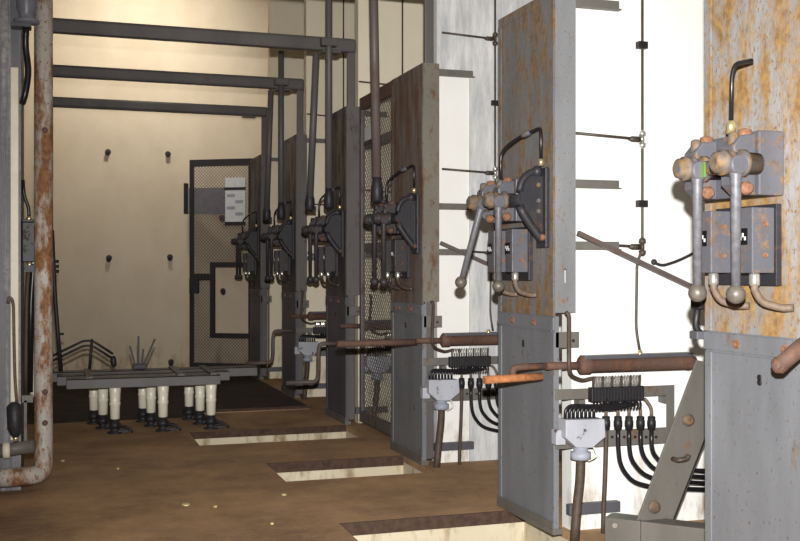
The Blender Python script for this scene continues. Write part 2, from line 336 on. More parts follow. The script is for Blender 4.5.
# ------------------------------------------------------------------ lever drives
def make_drive(n, label, full, swing=0.0):
    cast, hubm, lev = ('cast', 'cast_rust', 'lever') if n < 3 else ('cast_shade', 'cast_shade', 'cast_shade')  # drives from the third on wear the shaded copy, dimness painted in
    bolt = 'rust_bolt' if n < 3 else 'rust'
    y = Y0(n); r = thing('lever_drive', label, 'switchgear', (FX, y + .4, 1.45), 'lever drives on the panels')
    def L(x, v, z): return V((FX + x, y + v, z))
    X = FX
    MB().box(X - .12, X - .004, y + .26, y + .66, 1.79, 2.04).build('mounting_block', cast, r, .006)
    MB().box(X - .03, X - .004, y + .275, y + .67, 1.44, 1.76).build('back_plate', 'cast_dark', r, .003)
    for i, v in enumerate((.285, .553)):
        b = MB().box(X - .133, X - .03, y + v, y + v + .097, 1.49, 1.745).build('terminal_box', cast, r, .004)
        MB().box(X - .136, X - .133, y + v + .028, y + v + .097, 1.6, 1.665).build('label_plate', 'label_black', b)
        m = MB()
        for k in range(4):
            m.box(X - .138, X - .136, y + v + .036 + .014 * k, y + v + .044 + .014 * k, 1.618 + .012 * (k % 2), 1.632 + .014 * (k % 2))
        m.build('label_mark', 'label_white', b)
        for zz in (1.68, 1.56): MB().hexbolt((X - .075, y + v, zz), (0, -1, 0), .011, .008).build('bolt', bolt, b)
        p = MB().tube([L(-.1, v + .03, 1.452), L(-.1, v + .03, 1.425), L(-.09, v + .0, 1.375), L(-.04, v - .06, 1.355), L(-.014, v - .09, 1.358)], .015, 10).build('outlet_hose', 'tan_pipe' if n < 3 else 'thin_pipe', r)
        MB().lathe(L(-.1, v + .03, 1.49), L(-.1, v + .03, 1.44), [(0, .017), (.1, .021), (.8, .021), (1, .018)]).build('sleeve', 'chrome', p)
    for i, v in enumerate((.24, .49)):
        # housing web, hub and its lever
        web = [L(-.12, v + .035, 2.03), L(-.12, v + .035, 1.79), L(-.18, v + .035, 1.79), L(-.225, v + .035, 1.83), L(-.225, v + .035, 1.98), L(-.19, v + .035, 2.02)]
        h = MB().prism(web, (0, .085, 0)).build('housing', cast, r, .008)
        MB().lathe(L(-.175, v + .036, 1.815), L(-.175, v + .0, 1.815), [(0, .026), (.5, .026), (.6, .02), (.9, .019), (1, .012)]).build('housing_bolt', bolt, h)
        MB().lathe(L(-.15, v + .07, 2.0), L(-.15, v + .07, 2.05), [(0, .028), (.5, .03), (.9, .026), (1, .01)]).build('oil_cap', bolt, h)
        MB().lathe(L(-.20, v + .07, 1.98), L(-.20, v + .07, 2.035), [(0, .022), (.6, .022), (.9, .02), (1, .01)]).build('plug', hubm, h)
        MB().lathe(L(-.12, v + .03, 1.91), L(-.32, v + .03, 1.91), [(0, .042), (.3, .044), (.32, .054), (.42, .054), (.44, .042), (.6, .042), (.62, .05), (.66, .05), (.68, .043), (.72, .043), (.74, .049), (.84, .049), (.86, .04), (.95, .04), (1, .026)], 20).build('hub', hubm, r)
        sw = swing if i == 1 else 0.0
        top = L(-.24, v, 1.90); d = V((-math.sin(sw), 0, -math.cos(sw))); end = top + d * .47
        l = MB().lathe(top, end, [(0, .03), (.06, .027), (.12, .021), (1, .017)], 12).build('lever', lev, r)
        MB().lathe(top + V((0, .045, 0)), top + V((0, -.03, 0)), [(0, .04), (.8, .04), (1, .034)]).build('lever_boss', cast, l)
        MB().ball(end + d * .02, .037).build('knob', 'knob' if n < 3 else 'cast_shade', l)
    MB().tube([L(-.2, .28, 1.91), L(-.2, .6, 1.91)], .03, 14).build('cross_tube', hubm, r)
    if n == 1: MB().box(X - .243, X - .236, y + .44, y + .49, 1.87, 1.93).build('paint_mark', 'green', r)
    if full:
        # cast bearing bracket bolted at the near edge
        MB().box(X - .03, X - .004, y + .052, y + .18, 1.63, 2.09).build('bracket_plate', 'cast_dark', r, .005)
        prof = []
        for k in range(9):
            t = k / 8 * math.pi / 2
            prof.append((-.03 - .14 * math.cos(t) ** .8 if t < 1.57 else -.03, 1.95 + .12 * math.sin(t)))
        low = [(-.17, 1.87), (-.15, 1.83), (-.10, 1.76), (-.05, 1.70), (-.03, 1.67)]
        poly = [L(x, .09, z) for x, z in prof] + [L(x, .09, z) for x, z in reversed(low)]
        w = MB().prism(poly, (0, .02, 0)).build('bracket_web', 'cast_dark', r)
        MB().tube([L(x, .10, z) for x, z in prof], .022, 8, 0).build('bracket_rim', 'cast_dark', w)
        MB().tube([L(x, .10, z) for x, z in low], .026, 8, 0).build('bracket_foot_rim', 'cast_dark', w)
        MB().lathe(L(-.03, .07, 1.69), L(-.055, .07, 1.69), [(0, .02), (.8, .02), (1, .01)]).build('bracket_bolt', bolt, w)
        MB().tube([L(-.155, .1, 1.905), L(-.155, .30, 1.905)], .032, 12).build('shaft', 'cast_dark', r)
        MB().lathe(L(-.06, .1, 2.04), L(-.06, .1, 2.1), [(0, .03), (.7, .03), (1, .016)]).build('oil_cup', 'cast_dark', r)
        t = MB().tube([L(-.19, .31, 2.0), L(-.19, .33, 2.2), L(-.13, .23, 2.27), L(-.04, .1, 2.32), L(-.04, .09, 2.28), L(-.04, .09, 2.1)], .0105, 8).build('oil_pipe', 'black_gloss', r)
        MB().lathe(L(-.19, .31, 2.03), L(-.19, .31, 1.99), [(0, .013), (.3, .018), (1, .018)], 10).build('fitting', 'brass', t)
        MB().lathe(L(-.04, .09, 2.1), L(-.04, .09, 2.14), [(0, .018), (.7, .018), (1, .013)], 10).build('fitting', 'brass', t)
        MB().lathe(L(-.11, .195, 2.285), L(-.08, .15, 2.30), [(0, .016), (.3, .018), (.7, .018), (1, .016)], 10).build('fitting', 'cast', t)
        for zz in (1.99, 1.9, 1.84): MB().hexbolt(L(-.06, .088, zz), (0, -1, 0), .013, .01).build('bracket_nut', hubm, w)
    else:
        b0 = PX(731, 126, FX - .19); b1 = PX(732, 75, FX - .19); b2 = PX(735, 64, FX - .18); b3 = PX(752, 60.5, FX - .10)
        t = MB().tube([b0, b1, b2, b3], .009, 8, 4).build('oil_pipe', 'black_gloss', r)
        MB().lathe(b0 + V((0, 0, .02)), b0 - V((0, 0, .03)), [(0, .013), (.3, .019), (1, .019)], 10).build('fitting', 'brass', t)
    return r
drive_labels = {1: 'lever drive on the nearest panel, two straight levers, its black oil pipe broken off short',
    2: 'lever drive on the second nearest panel, one lever swung out, arched bracket beside it',
    3: 'lever drive on the third panel from the camera, below the thick hanging rod',
    4: 'dark lever drive on the fourth panel from the camera, beyond the mesh gate',
    5: 'dark lever drive on the fifth panel from the camera, under two hanging rods',
    6: 'farthest lever drive, a dark cluster in front of the mesh door'}
for n in range(1, 7):
    make_drive(n, drive_labels[n], n > 1, {2: math.radians(16)}.get(n, 0))

# ------------------------------------------------------------------ tube portals over the aisle
def portal(n, label):
    y = Y0(n); r = thing('tube_portal', label, 'frame', (FX + .05, y, 0), 'tube portals over the aisle')
    MB().box(FX + .022, FX + .098, y + .014, y + .055, .04, 3.63).build('post', 'beam', r, .01)
    MB().bar((-.13, y + .03, 3.69), (FX + .105, y + .03, 3.69), .10, .135).build('beam', 'beam', r, .03)
    return r
p3 = portal(3, 'portal whose left leg is the rust-blotched pale pipe with a bent foot')
yy = Y0(3) + .03
leg_x = PY(43.5, 300, yy).x
foot = PY(43.5, 472, yy).z
lg = MB().tube([(leg_x, yy, 3.62), (leg_x, yy, foot + .26), (leg_x, yy - .06, foot), (leg_x - .14, yy - .135, foot), (leg_x - .37, yy - .135, foot)], .062, 18, 8).build('bent_leg', 'pipe_rust', p3)
lg['label'] = 'rust-blotched pale pipe leg bent at the foot'
for py in (392, 423, 130): MB().lathe(PY(45, py, yy - .055), PY(45, py, yy - .068), [(0, .02), (.7, .02), (1, .01)], 12).build('rivet', 'rust', p3)
for n, lab in ((4, 'nearest of the three dark tube beams crossing the top of the aisle'), (5, 'middle of the three dark tube beams crossing the aisle'), (6, 'farthest and lowest-looking of the three dark beams crossing the aisle')):
    p = portal(n, lab); y = Y0(n) + .03
    MB().tube([(leg_x, y, 3.64), (leg_x, y, .0)], .055, 14).build('left_leg', 'beam', p)
    MB().box(FX - .24, FX - .06, y - .06, y + .075, 3.605, 3.622).build('beam_plate', 'beam', p)

# operating rods hanging beside the drives
def rod(pts, r, label, joint=None, mat='beam'):
    t = thing('operating_rod', label, 'rod', pts[-1], 'vertical operating rods above the lever drives')
    MB().tube(pts, r, 12, 0).build('rod', mat, t)
    e = V(pts[-1]); MB().lathe(e - V((0, 0, .10)), e + V((0, 0, .10)), [(0, .03), (.1, .048), (.6, .048), (.75, .04), (1, r)], 14).build('socket', 'black_metal', t)
    MB().box(e.x - .02, max(e.x + .02, FX - .215), e.y - .025, e.y + .025, e.z - .10, e.z - .05).build('clevis', 'black_metal', t)
    if joint:
        j = V(joint); MB().box(j.x - .08, j.x + .08, j.y - .06, j.y + .036, j.z - .04, j.z + .04).build('saddle_clamp', 'beam', t, .01)
    return t
yr = Y0(3) + .49
rod([PX(371, -150, FX - .3), PX(377, 190, FX - .27)], .036, 'thick brown rod hanging in front of the mesh gate down to the third drive', None, 'rod_brown')
def rods(n, top1):
    y = Y0(n)
    k = {4: 'fourth', 5: 'fifth'}[n]
    rod([(FX - .19, y - .07, top1), (FX - .19, y - .07, 2.19)], .034, 'straight rod clamped to the %s beam, down to the %s drive' % ({4: 'nearest', 5: 'middle'}[n], k), (FX - .19, y - .06, 3.69))
    rod([(FX - .29, y + .03, 3.6), (FX - .275, y + .36, 2.19)], .034, 'slanting rod hung under the %s beam, behind its straight rod' % {4: 'nearest', 5: 'middle'}[n])
rods(4, 5.2); rods(5, 4.05)

# ------------------------------------------------------------------ things on the bay walls (built at bay 2, copied on)
bay = []
yw = Y0(2) + .06
def reg(o): bay.append(o); return o
# thin air pipe
t = reg(thing('air_pipe', '', 'pipe', PY(638, 355, yw - .026), 'thin air pipes on the bay walls'))
x = PY(640, 140, yw).x
MB().tube([(x, yw - .026, 5.69), (x, yw - .026, PY(640, 250, yw).z), PY(637, 262, yw - .026), PY(636, 330, yw - .026), PY(640, 352, yw - .04)], .0085, 8).build('riser', 'thin_pipe', t)
for py, z in ((140, PY(640, 140, yw).z), (247, PY(640, 247, yw).z), (-40, 3.33)):
    MB().tube([(FX + .14, Y0(2) + .03, z + .02), (x, yw - .026, z)], .0085, 8).build('branch', 'thin_pipe', t)
    MB().lathe((x, yw - .026, z - .055), (x, yw - .026, z + .055), [(0, .009), (.1, .02), (.3, .022), (.32, .013), (.68, .013), (.7, .022), (.9, .02), (1, .009)], 10).build('tee_fitting', 'chrome' if py == 140 else 'thin_pipe', t)
    MB().lathe((x - .09, yw - .026, z), (x - .02, yw - .026, z), [(0, .009), (.3, .018), (1, .018)], 10).build('nut', 'thin_pipe', t)
for py in (46, 204): z = PY(640, py, yw).z; MB().box(x - .03, x + .03, yw - .04, yw - .001, z - .02, z + .02).build('clip', 'black', t)
# diagonal brace
o = reg(single(MB().bar(PY(578, 233, yw - .08), PY(694, 288, yw - .08), .024, .028), 'brace_bar', 'rod_brown', '', 'brace', 'rusty brace bars sloping across the bay walls'))
# drive shaft with its crank
t = reg(thing('drive_shaft', '', 'shaft', (FX, Y0(2) + .12, .95), 'rusty drive shafts with cranks'))
yS = Y0(2) - .03
s0 = PY(548, 366, yS); s1 = PY(693, 362, yS)
MB().lathe(PY(546, 366, yS), PY(584, 365.5, yS), [(0, .022), (1, .022)]).build('stub_shaft', 'rust', t)
MB().lathe(PY(578, 365.5, yS), PY(696, 362, yS), [(0, .03), (.02, .052), (.09, .052), (.1, .044), (.9, .044), (.93, .048), (.98, .04), (1, .02)], 18).build('shaft_housing', 'rust', t)
MB().bar(PY(582, 357.5, yS), PY(690, 354, yS), .07, .022).build('cover_strip', 'dark_steel', t, .004)
MB().lathe(PY(640, 357, yS), PY(640, 350, yS), [(0, .02), (1, .012)], 10).build('nipple', 'brass', t)
# panel-side end differs from bay to bay (see below)
# terminal rack
yR = yw - .075
t = reg(thing('terminal_rack', '', 'rack', PY(615, 443, yR), 'terminal racks on the bay walls'))
def rail(name, p, q, hw, mat='steel', th=.008):
    a, b = PY(*p, yR), PY(*q, yR); return MB().box(a.x, b.x, yR, yR + th, (a.z + b.z) / 2 - hw, (a.z + b.z) / 2 + hw).build(name, mat, t, .002)
rail('upper_rail', (556, 394.5), (674, 390.5), .03)
lr = rail('lower_rail', (556, 440), (674, 436), .046)
a, b = PY(666, 387, yR), PY(674, 443, yR)
MB().box(a.x, b.x, yR - .006, yR, b.z - .01, a.z + .01).build('upright', 'steel', t, .002)
for px in (583, 668): MB().box(PY(px, 394, yR).x - .02, PY(px, 394, yR).x + .02, yR + .008, yw, .72, .76).build('standoff', 'steel', t)
for px in (612, 624, 635, 646, 656): c = PY(px, 437, yR); MB().lathe(c, c - V((0, .004, 0)), [(0, .009), (1, .009)], 8).build('hole', 'black', lr)
# terminal block
yT = yR - .05
t = reg(thing('terminal_block', '', 'terminal', PY(618, 402, yT), 'terminal blocks'))
a, b = PY(592, 388, yT), PY(644.5, 400, yT)
MB().box(a.x, b.x, yT, yR, b.z, a.z).build('block', 'black', t, .004)
for k in range(16):
    cx = a.x + (b.x - a.x) * (.06 + .88 * k / 15)
    m = MB(); zc = a.z + .02
    m.tube([(cx, yT + .02, zc - .02), (cx - .004, yT + .005, zc + .01), (cx, yT + .012, zc + .045), (cx + .004, yT + .035, zc + .03), (cx + .004, yT + .035, zc - .02)], .006, 6, 2)
    m.build('coil', 'chrome' if k % 3 else 'thin_pipe', t)
    MB().box(cx - .004, cx + .004, yT - .006, yT, b.z + .005, a.z - .005).build('divider', 'black_metal', t)
    m = MB().tube([(cx, yT + .02, b.z + .005), (cx, yT + .0, b.z - .03), (cx - .01, yT + .005, b.z - .055)], .006, 6, 2); m.build('lead', 'black_gloss', t)
# junction box
yJ = yR - .12
t = reg(thing('junction_box', '', 'junction box', PY(586, 470, yJ), 'white junction boxes with black wires'))
P = lambda px, py: PY(px, py, yJ)
poly = [P(566, 420), P(605, 419), P(606, 437), P(593, 448), P(577, 448), P(566, 438)]
MB().prism(poly, (0, .1, 0)).build('box', 'box_white', t, .006)
MB().lathe(P(585, 446) + V((0, .05, 0)), P(585, 461) + V((0, .05, 0)), [(0, .028), (.1, .042), (.45, .042), (.5, .058), (.95, .058), (1, .04)], 18).build('gland', 'gland', t)
MB().box(P(561, 436).x, P(561, 436).x + .06, yJ + .06, yR - .001, P(561, 447).z, P(561, 432).z).build('ear', 'box_white', t, .003)
MB().tube([P(597, 447) + V((0, .05, 0)), P(598, 456), P(592, 462) + V((0, .04, 0))], .005, 6).build('earth_wire', 'conduit', t)
for k in range(8):
    px = 569.5 + 4.1 * k
    pts = [P(px, 420) + V((0, .05, 0)), P(px, 411 - .2 * k) + V((0, .05, 0)), P(px + 5, 406.5 + .5 * k) + V((0, .05, 0)), P(610 + k, 407 + .6 * k) + V((0, .06, 0)), P(612 + 4.2 * k, 405.5) + V((0, .07, 0)), P(613 + 4.3 * k, 399) + V((0, .08, 0))]
    MB().tube(pts, .0095, 7, 3).build('wire', 'black_gloss', t)
MB().tube([P(585, 460) + V((0, .05, 0)), P(584.5, 480) + V((0, .05, 0)), P(581, 512) + V((0, .05, 0)), P(577, 545) + V((0, .03, 0))], .028, 12, 4).build('hose', 'brown_cable', t)
# cables with plugs
ends = [[(606, 445), (605, 480), (603.5, 510), (603, 540)],
        [(618, 445), (620, 466), (632, 482), (655, 488), (720, 490)],
        [(629, 445), (631, 460), (642, 474), (660, 481), (720, 484)],
        [(640.5, 445), (643, 456), (652, 468), (668, 475), (720, 478)],
        [(651.5, 445), (653, 453), (660, 462), (674, 469), (720, 472)]]
for i, (e, px) in enumerate(zip(ends, (606, 618, 629, 640.5, 651.5))):
    t = reg(thing('control_cable', '', 'cable', PY(px, 445, yR - .05), 'plugged control cables under the terminal blocks'))
    c = lambda px, py: PY(px, py, yR - .035)
    MB().lathe(c(px, 416), c(px, 430), [(0, .016), (.05, .023), (.3, .023), (.34, .026), (.7, .026), (.74, .023), (.95, .023), (1, .015)], 12).build('plug', 'black', t)
    MB().tube([c(px, 417), c(px, 408), c(px - 4, 401) + V((0, .01, 0)), c(px - 6, 399) + V((0, .012, 0))], .0105, 8).build('core', 'tan_pipe', t)
    MB().tube([c(px, 429)] + [c(*q) for q in e], .0135, 10, 4).build('sheath', 'brown_cable' if i == 0 else 'black_gloss', t)
# conduit from the panel to the block
o = reg(single(MB().tube([PY(566, 312, yw - .085), PY(569, 316, yw - .085), PY(569, 350, yw - .15), PY(569, 370, yw - .17), PY(572, 377, yw - .1), PY(583, 381, yw - .05), PY(592, 378, yw - .05), PY(604, 379, yw - .06)], .0125, 8, 3), 'conduit_hose', 'brown_cable', '', 'hose', 'brown hoses between panel and terminal block'))
LB = {'air_pipe': 'thin vertical air pipe with tee fittings on the wall %s', 'brace_bar': 'rusty brace bar sloping down to the right across the wall %s',
      'drive_shaft': 'horizontal rusty drive shaft in front of the wall %s', 'terminal_rack': 'grey rack of two flat rails on the wall %s',
      'terminal_block': 'black terminal block with bright coils on the wall %s', 'junction_box': 'chipped white junction box with arched black wires on the wall %s',
      'conduit_hose': 'brown bent hose running from the panel to the terminal block %s'}
CB = ['straight brown cable, leftmost under the terminal block %s', 'widest-curved black cable, second from left under the terminal block %s',
      'black cable, middle of five under the terminal block %s', 'black cable, fourth from left under the terminal block %s', 'tightest-curved black cable, rightmost under the terminal block %s']
WH = {2: 'beside the second nearest panel', 3: 'beside the third panel', 4: 'behind the mesh gate', 5: 'beyond the fourth panel'}
def relabel(objs, n):
    k = 0
    for o in objs:
        b = o.name.split('.')[0]
        if b == 'control_cable': o['label'] = CB[k] % WH[n]; k += 1
        else: o['label'] = LB[b] % WH[n]
relabel(bay, 2)
shafts = {2: [o for o in bay if o.name.startswith('drive_shaft')][0]}
HID3 = ()
for n in (3, 4, 5):
    new = []
    for o in bay:
        b = o.name.split('.')[0]
        if b == 'control_cable' and n == 5: continue
        c = copy_tree(o); c.location.y += PITCH * (n - 2)
        if b == 'air_pipe' and n == 3: c.location.x += .03
        if n == 4 and b not in ('air_pipe', 'brace_bar', 'drive_shaft'): c.location.x += .17
        new.append(c)
        if b == 'drive_shaft': shafts[n] = c
        if b == 'air_pipe' and n > 3: pass
    relabel(new, n)
# crank ends in front of the panel faces
t = shafts[2]; yc = Y0(2) + .10
MB().tube([PY(546, 366, yc), PY(520, 367, yc), PY(513, 368.5, yc), PY(513, 377, yc), PY(520, 378.5, yc), PY(541, 377.5, yc)], .02, 12, 4).build('crank', 'rust', t)
k = MB().tube([PY(484, 380, yc - .02), PY(542, 376.5, yc - .02)], .023, 12).build('crank_grip', 'orange_rust', t); k['label'] = 'orange rusted grip'
for n in (3, 4, 5):
    y = Y0(n) + .06
    a = {3: (337, 344), 4: (283, 352), 5: (249, 362)}[n]; b = {3: (428, 343), 4: (0, 0), 5: (0, 0)}[n]
    if n == 3:
        MB().tube([PY(337, 344, y), PY(417, 342, y)], .025, 12).build('crank', 'rust', shafts[n])
    else:
        z = .78 if n == 4 else .75
        MB().tube([(FX - .003, y, .79), (FX - .25, y, .79), (FX - .26, y, .70), (FX - .26, y, .50), (FX - .28, y, .42), (FX - .58, y, .42)], .021, 10, 3).build('crank', 'rod_brown', shafts[n])
# nearest panel's crank
g = thing('crank_handle', 'rusty crank handle stub sticking out of the nearest panel at the right edge', 'handle', PX(800, 345, FX - .06))
MB().tube([PX(822, 338, FX - .03), PX(806, 344, FX - .08), PX(795, 352, FX - .16), PX(778, 367, FX - .2)], [.034, .03], 12, 3).build('shank', 'rust', g)
MB().lathe(PX(782, 363, FX - .19), PX(774, 371, FX - .21), [(0, .032), (.6, .03), (1, .012)], 12).build('tip', 'rust', g)

# ------------------------------------------------------------------ strut on its beam, in the nearest bay
yq = 4.95
t = thing('support_strut', 'grey flat-plate strut leaning to the right behind the nearest panel', 'strut', PY(655, 521, yq))
poly = [PY(637, 521, yq), PY(674, 522, yq), PY(734, 368, yq), PY(697, 360, yq)]
MB().prism(poly, (0, .012, 0)).build('plate', 'steel', t, .003)
MB().prism([PY(672, 522, yq), PY(674, 522, yq), PY(734, 368, yq), PY(732, 368, yq)], (0, .12, 0)).build('side_flange', 'steel', t)
for px, py in ((688, 420), (654, 507)):
    c = PY(px, py, yq); MB().lathe(c, c - V((0, .03, 0)), [(0, .036), (.2, .036), (.25, .028), (.8, .026), (1, .012)], 12).build('bolt', 'cast_rust', t)
c = PY(673, 459, yq)
MB().tube([c + V((0, .0, 0)), c - V((0, .05, -.0)), c + V((.05, -.06, .01)), c + V((.06, -.06, .03))], .014, 8).build('pin', 'thin_pipe', t)
a = V((2.90, 5.12, .08)); b = V((3.55, 4.42, .08))
t = thing('floor_beam', 'grey steel beam lying on the floor under the leaning strut', 'beam', (a + b) / 2 - V((0, 0, .08)))
MB().bar(a, b, .14, .155).build('body', 'steel', t, .006)
c = a.lerp(b, .09) + V((-.055, -.055, .05)); n_ = V((-.7, -.75, .1)).normalized()
MB().bar(a.lerp(b, -.005) + V((-.02, -.02, .0)), a.lerp(b, .2) + V((-.02, -.02, 0)), .12, .165).build('end_plate', 'steel', t, .004)
MB().lathe(a.lerp(b, .06) + V((-.055, -.055, .05)), a.lerp(b, .06) + V((-.085, -.085, .05)), [(0, .014), (1, .014)], 10).build('bolt', 'chrome', t)
# small hooked wire and clips left of the nearest panel
single(MB().tube([PY(653, 262, yw - .02), PY(662, 266, yw - .02), PY(678, 261, yw - .02), PY(700, 250, yw - .02)], .009, 8).ball(PY(654, 262, yw - .019), .018), 'hooked_wire', 'black_metal', 'thin hooked wire with a ball end on the white wall left of the nearest panel', 'wire')
t = [o for o in COL.objects if o.name == 'switchboard'][0]
MB().box(FX - .03, FX + .04, Y0(1) + W, Y0(1) + W + .07, 1.33, 1.42).build('edge_clamp', 'black', t, .01)
MB().tube([(FX + .0, Y0(1) + W + .05, 1.36), (FX - .01, Y0(1) + W + .06, 1.24), (FX + .05, Y0(1) + W + .05, 1.2)], .016, 8).build('edge_hook', 'black', t)
MB().box(FX - .04, FX + .04, Y0(1) + W, Y0(1) + W + .06, 1.2, 1.235).build('edge_clip', 'dark_steel', t, .004)

# ------------------------------------------------------------------ wire mesh gates
def mesh_wires(o, u, w, h, pitch, r, hole=None):
    """diamond mesh in the plane o + u*s + z*t"""
    m = MB(); o = V(o); u = V(u).normalized()
    def seg(s0, t0, s1, t1):
        m.tube([o + u * s0 + V((0, 0, t0)), o + u * s1 + V((0, 0, t1))], r, 4, 0)
    for sg in (1, -1):
        c = -h if sg > 0 else 0
        k = c
        while k < (w if sg > 0 else w + h):
            # line s = k + sg*t
            if sg > 0: t0, t1 = max(0, -k), min(h, w - k)
            else: t0, t1 = max(0, k - w), min(h, k)
            if t1 - t0 > .02:
                parts = [(t0, t1)]
                if hole:
                    hs0, hs1, ht0, ht1 = hole
                    if sg > 0: q0, q1 = max(ht0, hs0 - k), min(ht1, hs1 - k)
                    else: q0, q1 = max(ht0, k - hs1), min(ht1, k - hs0)
                    if q1 > q0: parts = [(t0, max(t0, q0)), (min(t1, q1), t1)]
                for a, b in parts:
                    if b - a > .01: seg(k + sg * a, a, k + sg * b, b)
            k += pitch
    return m
# door at the far end
A = PY(190, 160, 15.72); B = V((2.74, 15.21, A.z)); hd = A.z - .06
u = (V((B.x, B.y, 0)) - V((A.x, A.y, 0))); wd = u.length; u.normalize()
t = thing('mesh_door', 'tall dark wire mesh door with a framed opening, near the back wall', 'door', (A.x, A.y, .06))
O = V((A.x, A.y, .06))
def D(s, z, off=0): return O + u * s + V((0, 0, z)) + V((u.y, -u.x, 0)) * off
nrm = V((u.y, -u.x, 0))
hx0, hx1 = .22 * wd / .98, .66 * wd / .98
def s_of(px):                      # distance along the door seen at a pixel column
    kk = (px - CX) / F; dx, dy = S_ + kk * C_, C_ - kk * S_
    return (dx * O.y - dy * O.x) / (dy * u.x - dx * u.y) if abs(dy * u.x - dx * u.y) > 1e-6 else 0
def z_of(s, py):
    p = O + u * s; d = p.x * S_ + p.y * C_; return EYE - (py - CY) * d / F - O.z
hs0, hs1 = s_of(215), s_of(258); hz0, hz1 = z_of(hs0, 333), z_of(hs0, 267)
fr = t
def flat(s0, s1, z0, z1, name, mat, parent, d0=-.02, d1=.02, bev=0):
    m = MB(); m.prism([D(s0, z0, d0), D(s1, z0, d0), D(s1, z1, d0), D(s0, z1, d0)], nrm * (d1 - d0)); return m.build(name, mat, parent, bev)
flat(0, .06, 0, hd, 'lock_stile', 'black_metal', t); flat(wd - .06, wd, 0, hd, 'hinge_stile', 'black_metal', t)
flat(.06, wd - .06, hd - .10, hd, 'top_rail', 'black_metal', t); flat(.06, wd - .06, 0, .08, 'bottom_rail', 'black_metal', t)
zz = z_of(.1, 277); flat(.06, hs0, zz - .05, zz + .05, 'lock_bar', 'black_metal', t)
flat(.02, .15, zz - .24, zz - .02, 'latch_box', 'black_metal', t, .0, .08, .005)
m = MB(); bw = .07
for q in ((hs0 - bw, hs1, hz0 - bw, hz0), (hs0 - bw, hs1, hz1, hz1 + bw), (hs0 - bw, hs0, hz0, hz1), (hs1, hs1 + bw, hz0 - bw, hz1 + bw)):
    m.prism([D(q[0], q[2], -.02), D(q[1], q[2], -.02), D(q[1], q[3], -.02), D(q[0], q[3], -.02)], nrm * .045)
m.build('opening_frame', 'black_metal', t)
mesh_wires(O, u, wd, hd, .05, .004, (hs0, hs1, hz0, hz1)).build('wire_mesh', 'wire_mesh', t)
# notice and plate hung on the door
s0, s1 = s_of(226), s_of(246); z0, z1 = z_of(s0, 224), z_of(s0, 178)
nt_ = thing('notice_board', 'pale rectangular notice hung on the mesh door', 'sign', D(s0, z0, .03))
flat(s0, s1, z0, z1, 'board', 'plaque', nt_, .012, .035, .004)
zc = z_of(s0, 189); flat(s0 - .01, s1 + .01, zc - .02, zc + .02, 'header_band', 'black_metal', nt_, .035, .042)
flat(s0, s1 + .01, z0 - .02, z0 + .03, 'bottom_clip', 'black_metal', nt_, .035, .045)
for k in range(4): zz = z0 + .12 + .09 * k; flat(s0 + (.03 if k % 2 else .16), s1 - (.16 if k % 2 else .03), zz, zz + .045, 'print_block', 'plaque_ink', nt_, .035, .037)
s2, s3 = s_of(187), s_of(225); z2, z3 = z_of(s2, 214), z_of(s2, 188)
pl = thing('slate_plate', 'slate-grey strip plate behind the mesh door, left of the notice', 'plate', D(s2, z2, -.06))
flat(s2, s3, z2, z3, 'strip', 'plate_blue', pl, -.06, -.03)
flat(s2 - .04, s2, z2, z3 + .07, 'end_bracket', 'black_metal', pl, -.05, .03)

# gate of the third bay, in line with the panels, between panels 3 and 4
g0, g1 = Y0(3) + .35, Y0(4) - .10; gx = FX + .125
t = thing('mesh_gate', 'rusty framed wire mesh gate between the third and fourth panels', 'gate', (gx, (g0 + g1) / 2, 0))
for nm, q in (('near_stile', (g0, g0 + .06, .05, 3.16)), ('far_stile', (g1 - .06, g1, .05, 3.16)), ('top_rail', (g0 + .06, g1 - .06, 3.04, 3.16)), ('bottom_rail', (g0 + .06, g1 - .06, .05, .15))):
    MB().box(gx - .02, gx + .02, *q).build(nm, 'rust' if 'top' in nm or 'near' in nm else 'flange_dark', t, .003)
for z in (2.70, 1.98, 1.72): MB().box(gx + .012, gx + .04, g0 + .06, g1 - .06, z - .04, z + .04).build('cross_bar', 'beam', t)
mesh_wires((gx, g0 + .06, .15), (0, 1, 0), g1 - g0 - .12, 2.89, .06, .0024).build('wire_mesh', 'wire_mesh', t)
a = PX(374, 124, gx - .02); b = PX(366, 144, gx - .02)
t = thing('gate_sign', 'small grey sign plate wired high on the mesh gate', 'sign', (gx - .03, a.y, b.z))
MB().box(gx - .035, gx - .022, a.y, b.y, b.z, a.z).build('plate', 'plaque', t, .003)
MB().box(gx - .04, gx - .035, a.y, b.y, b.z - .02, b.z + .02).build('lower_edge', 'black_metal', t)

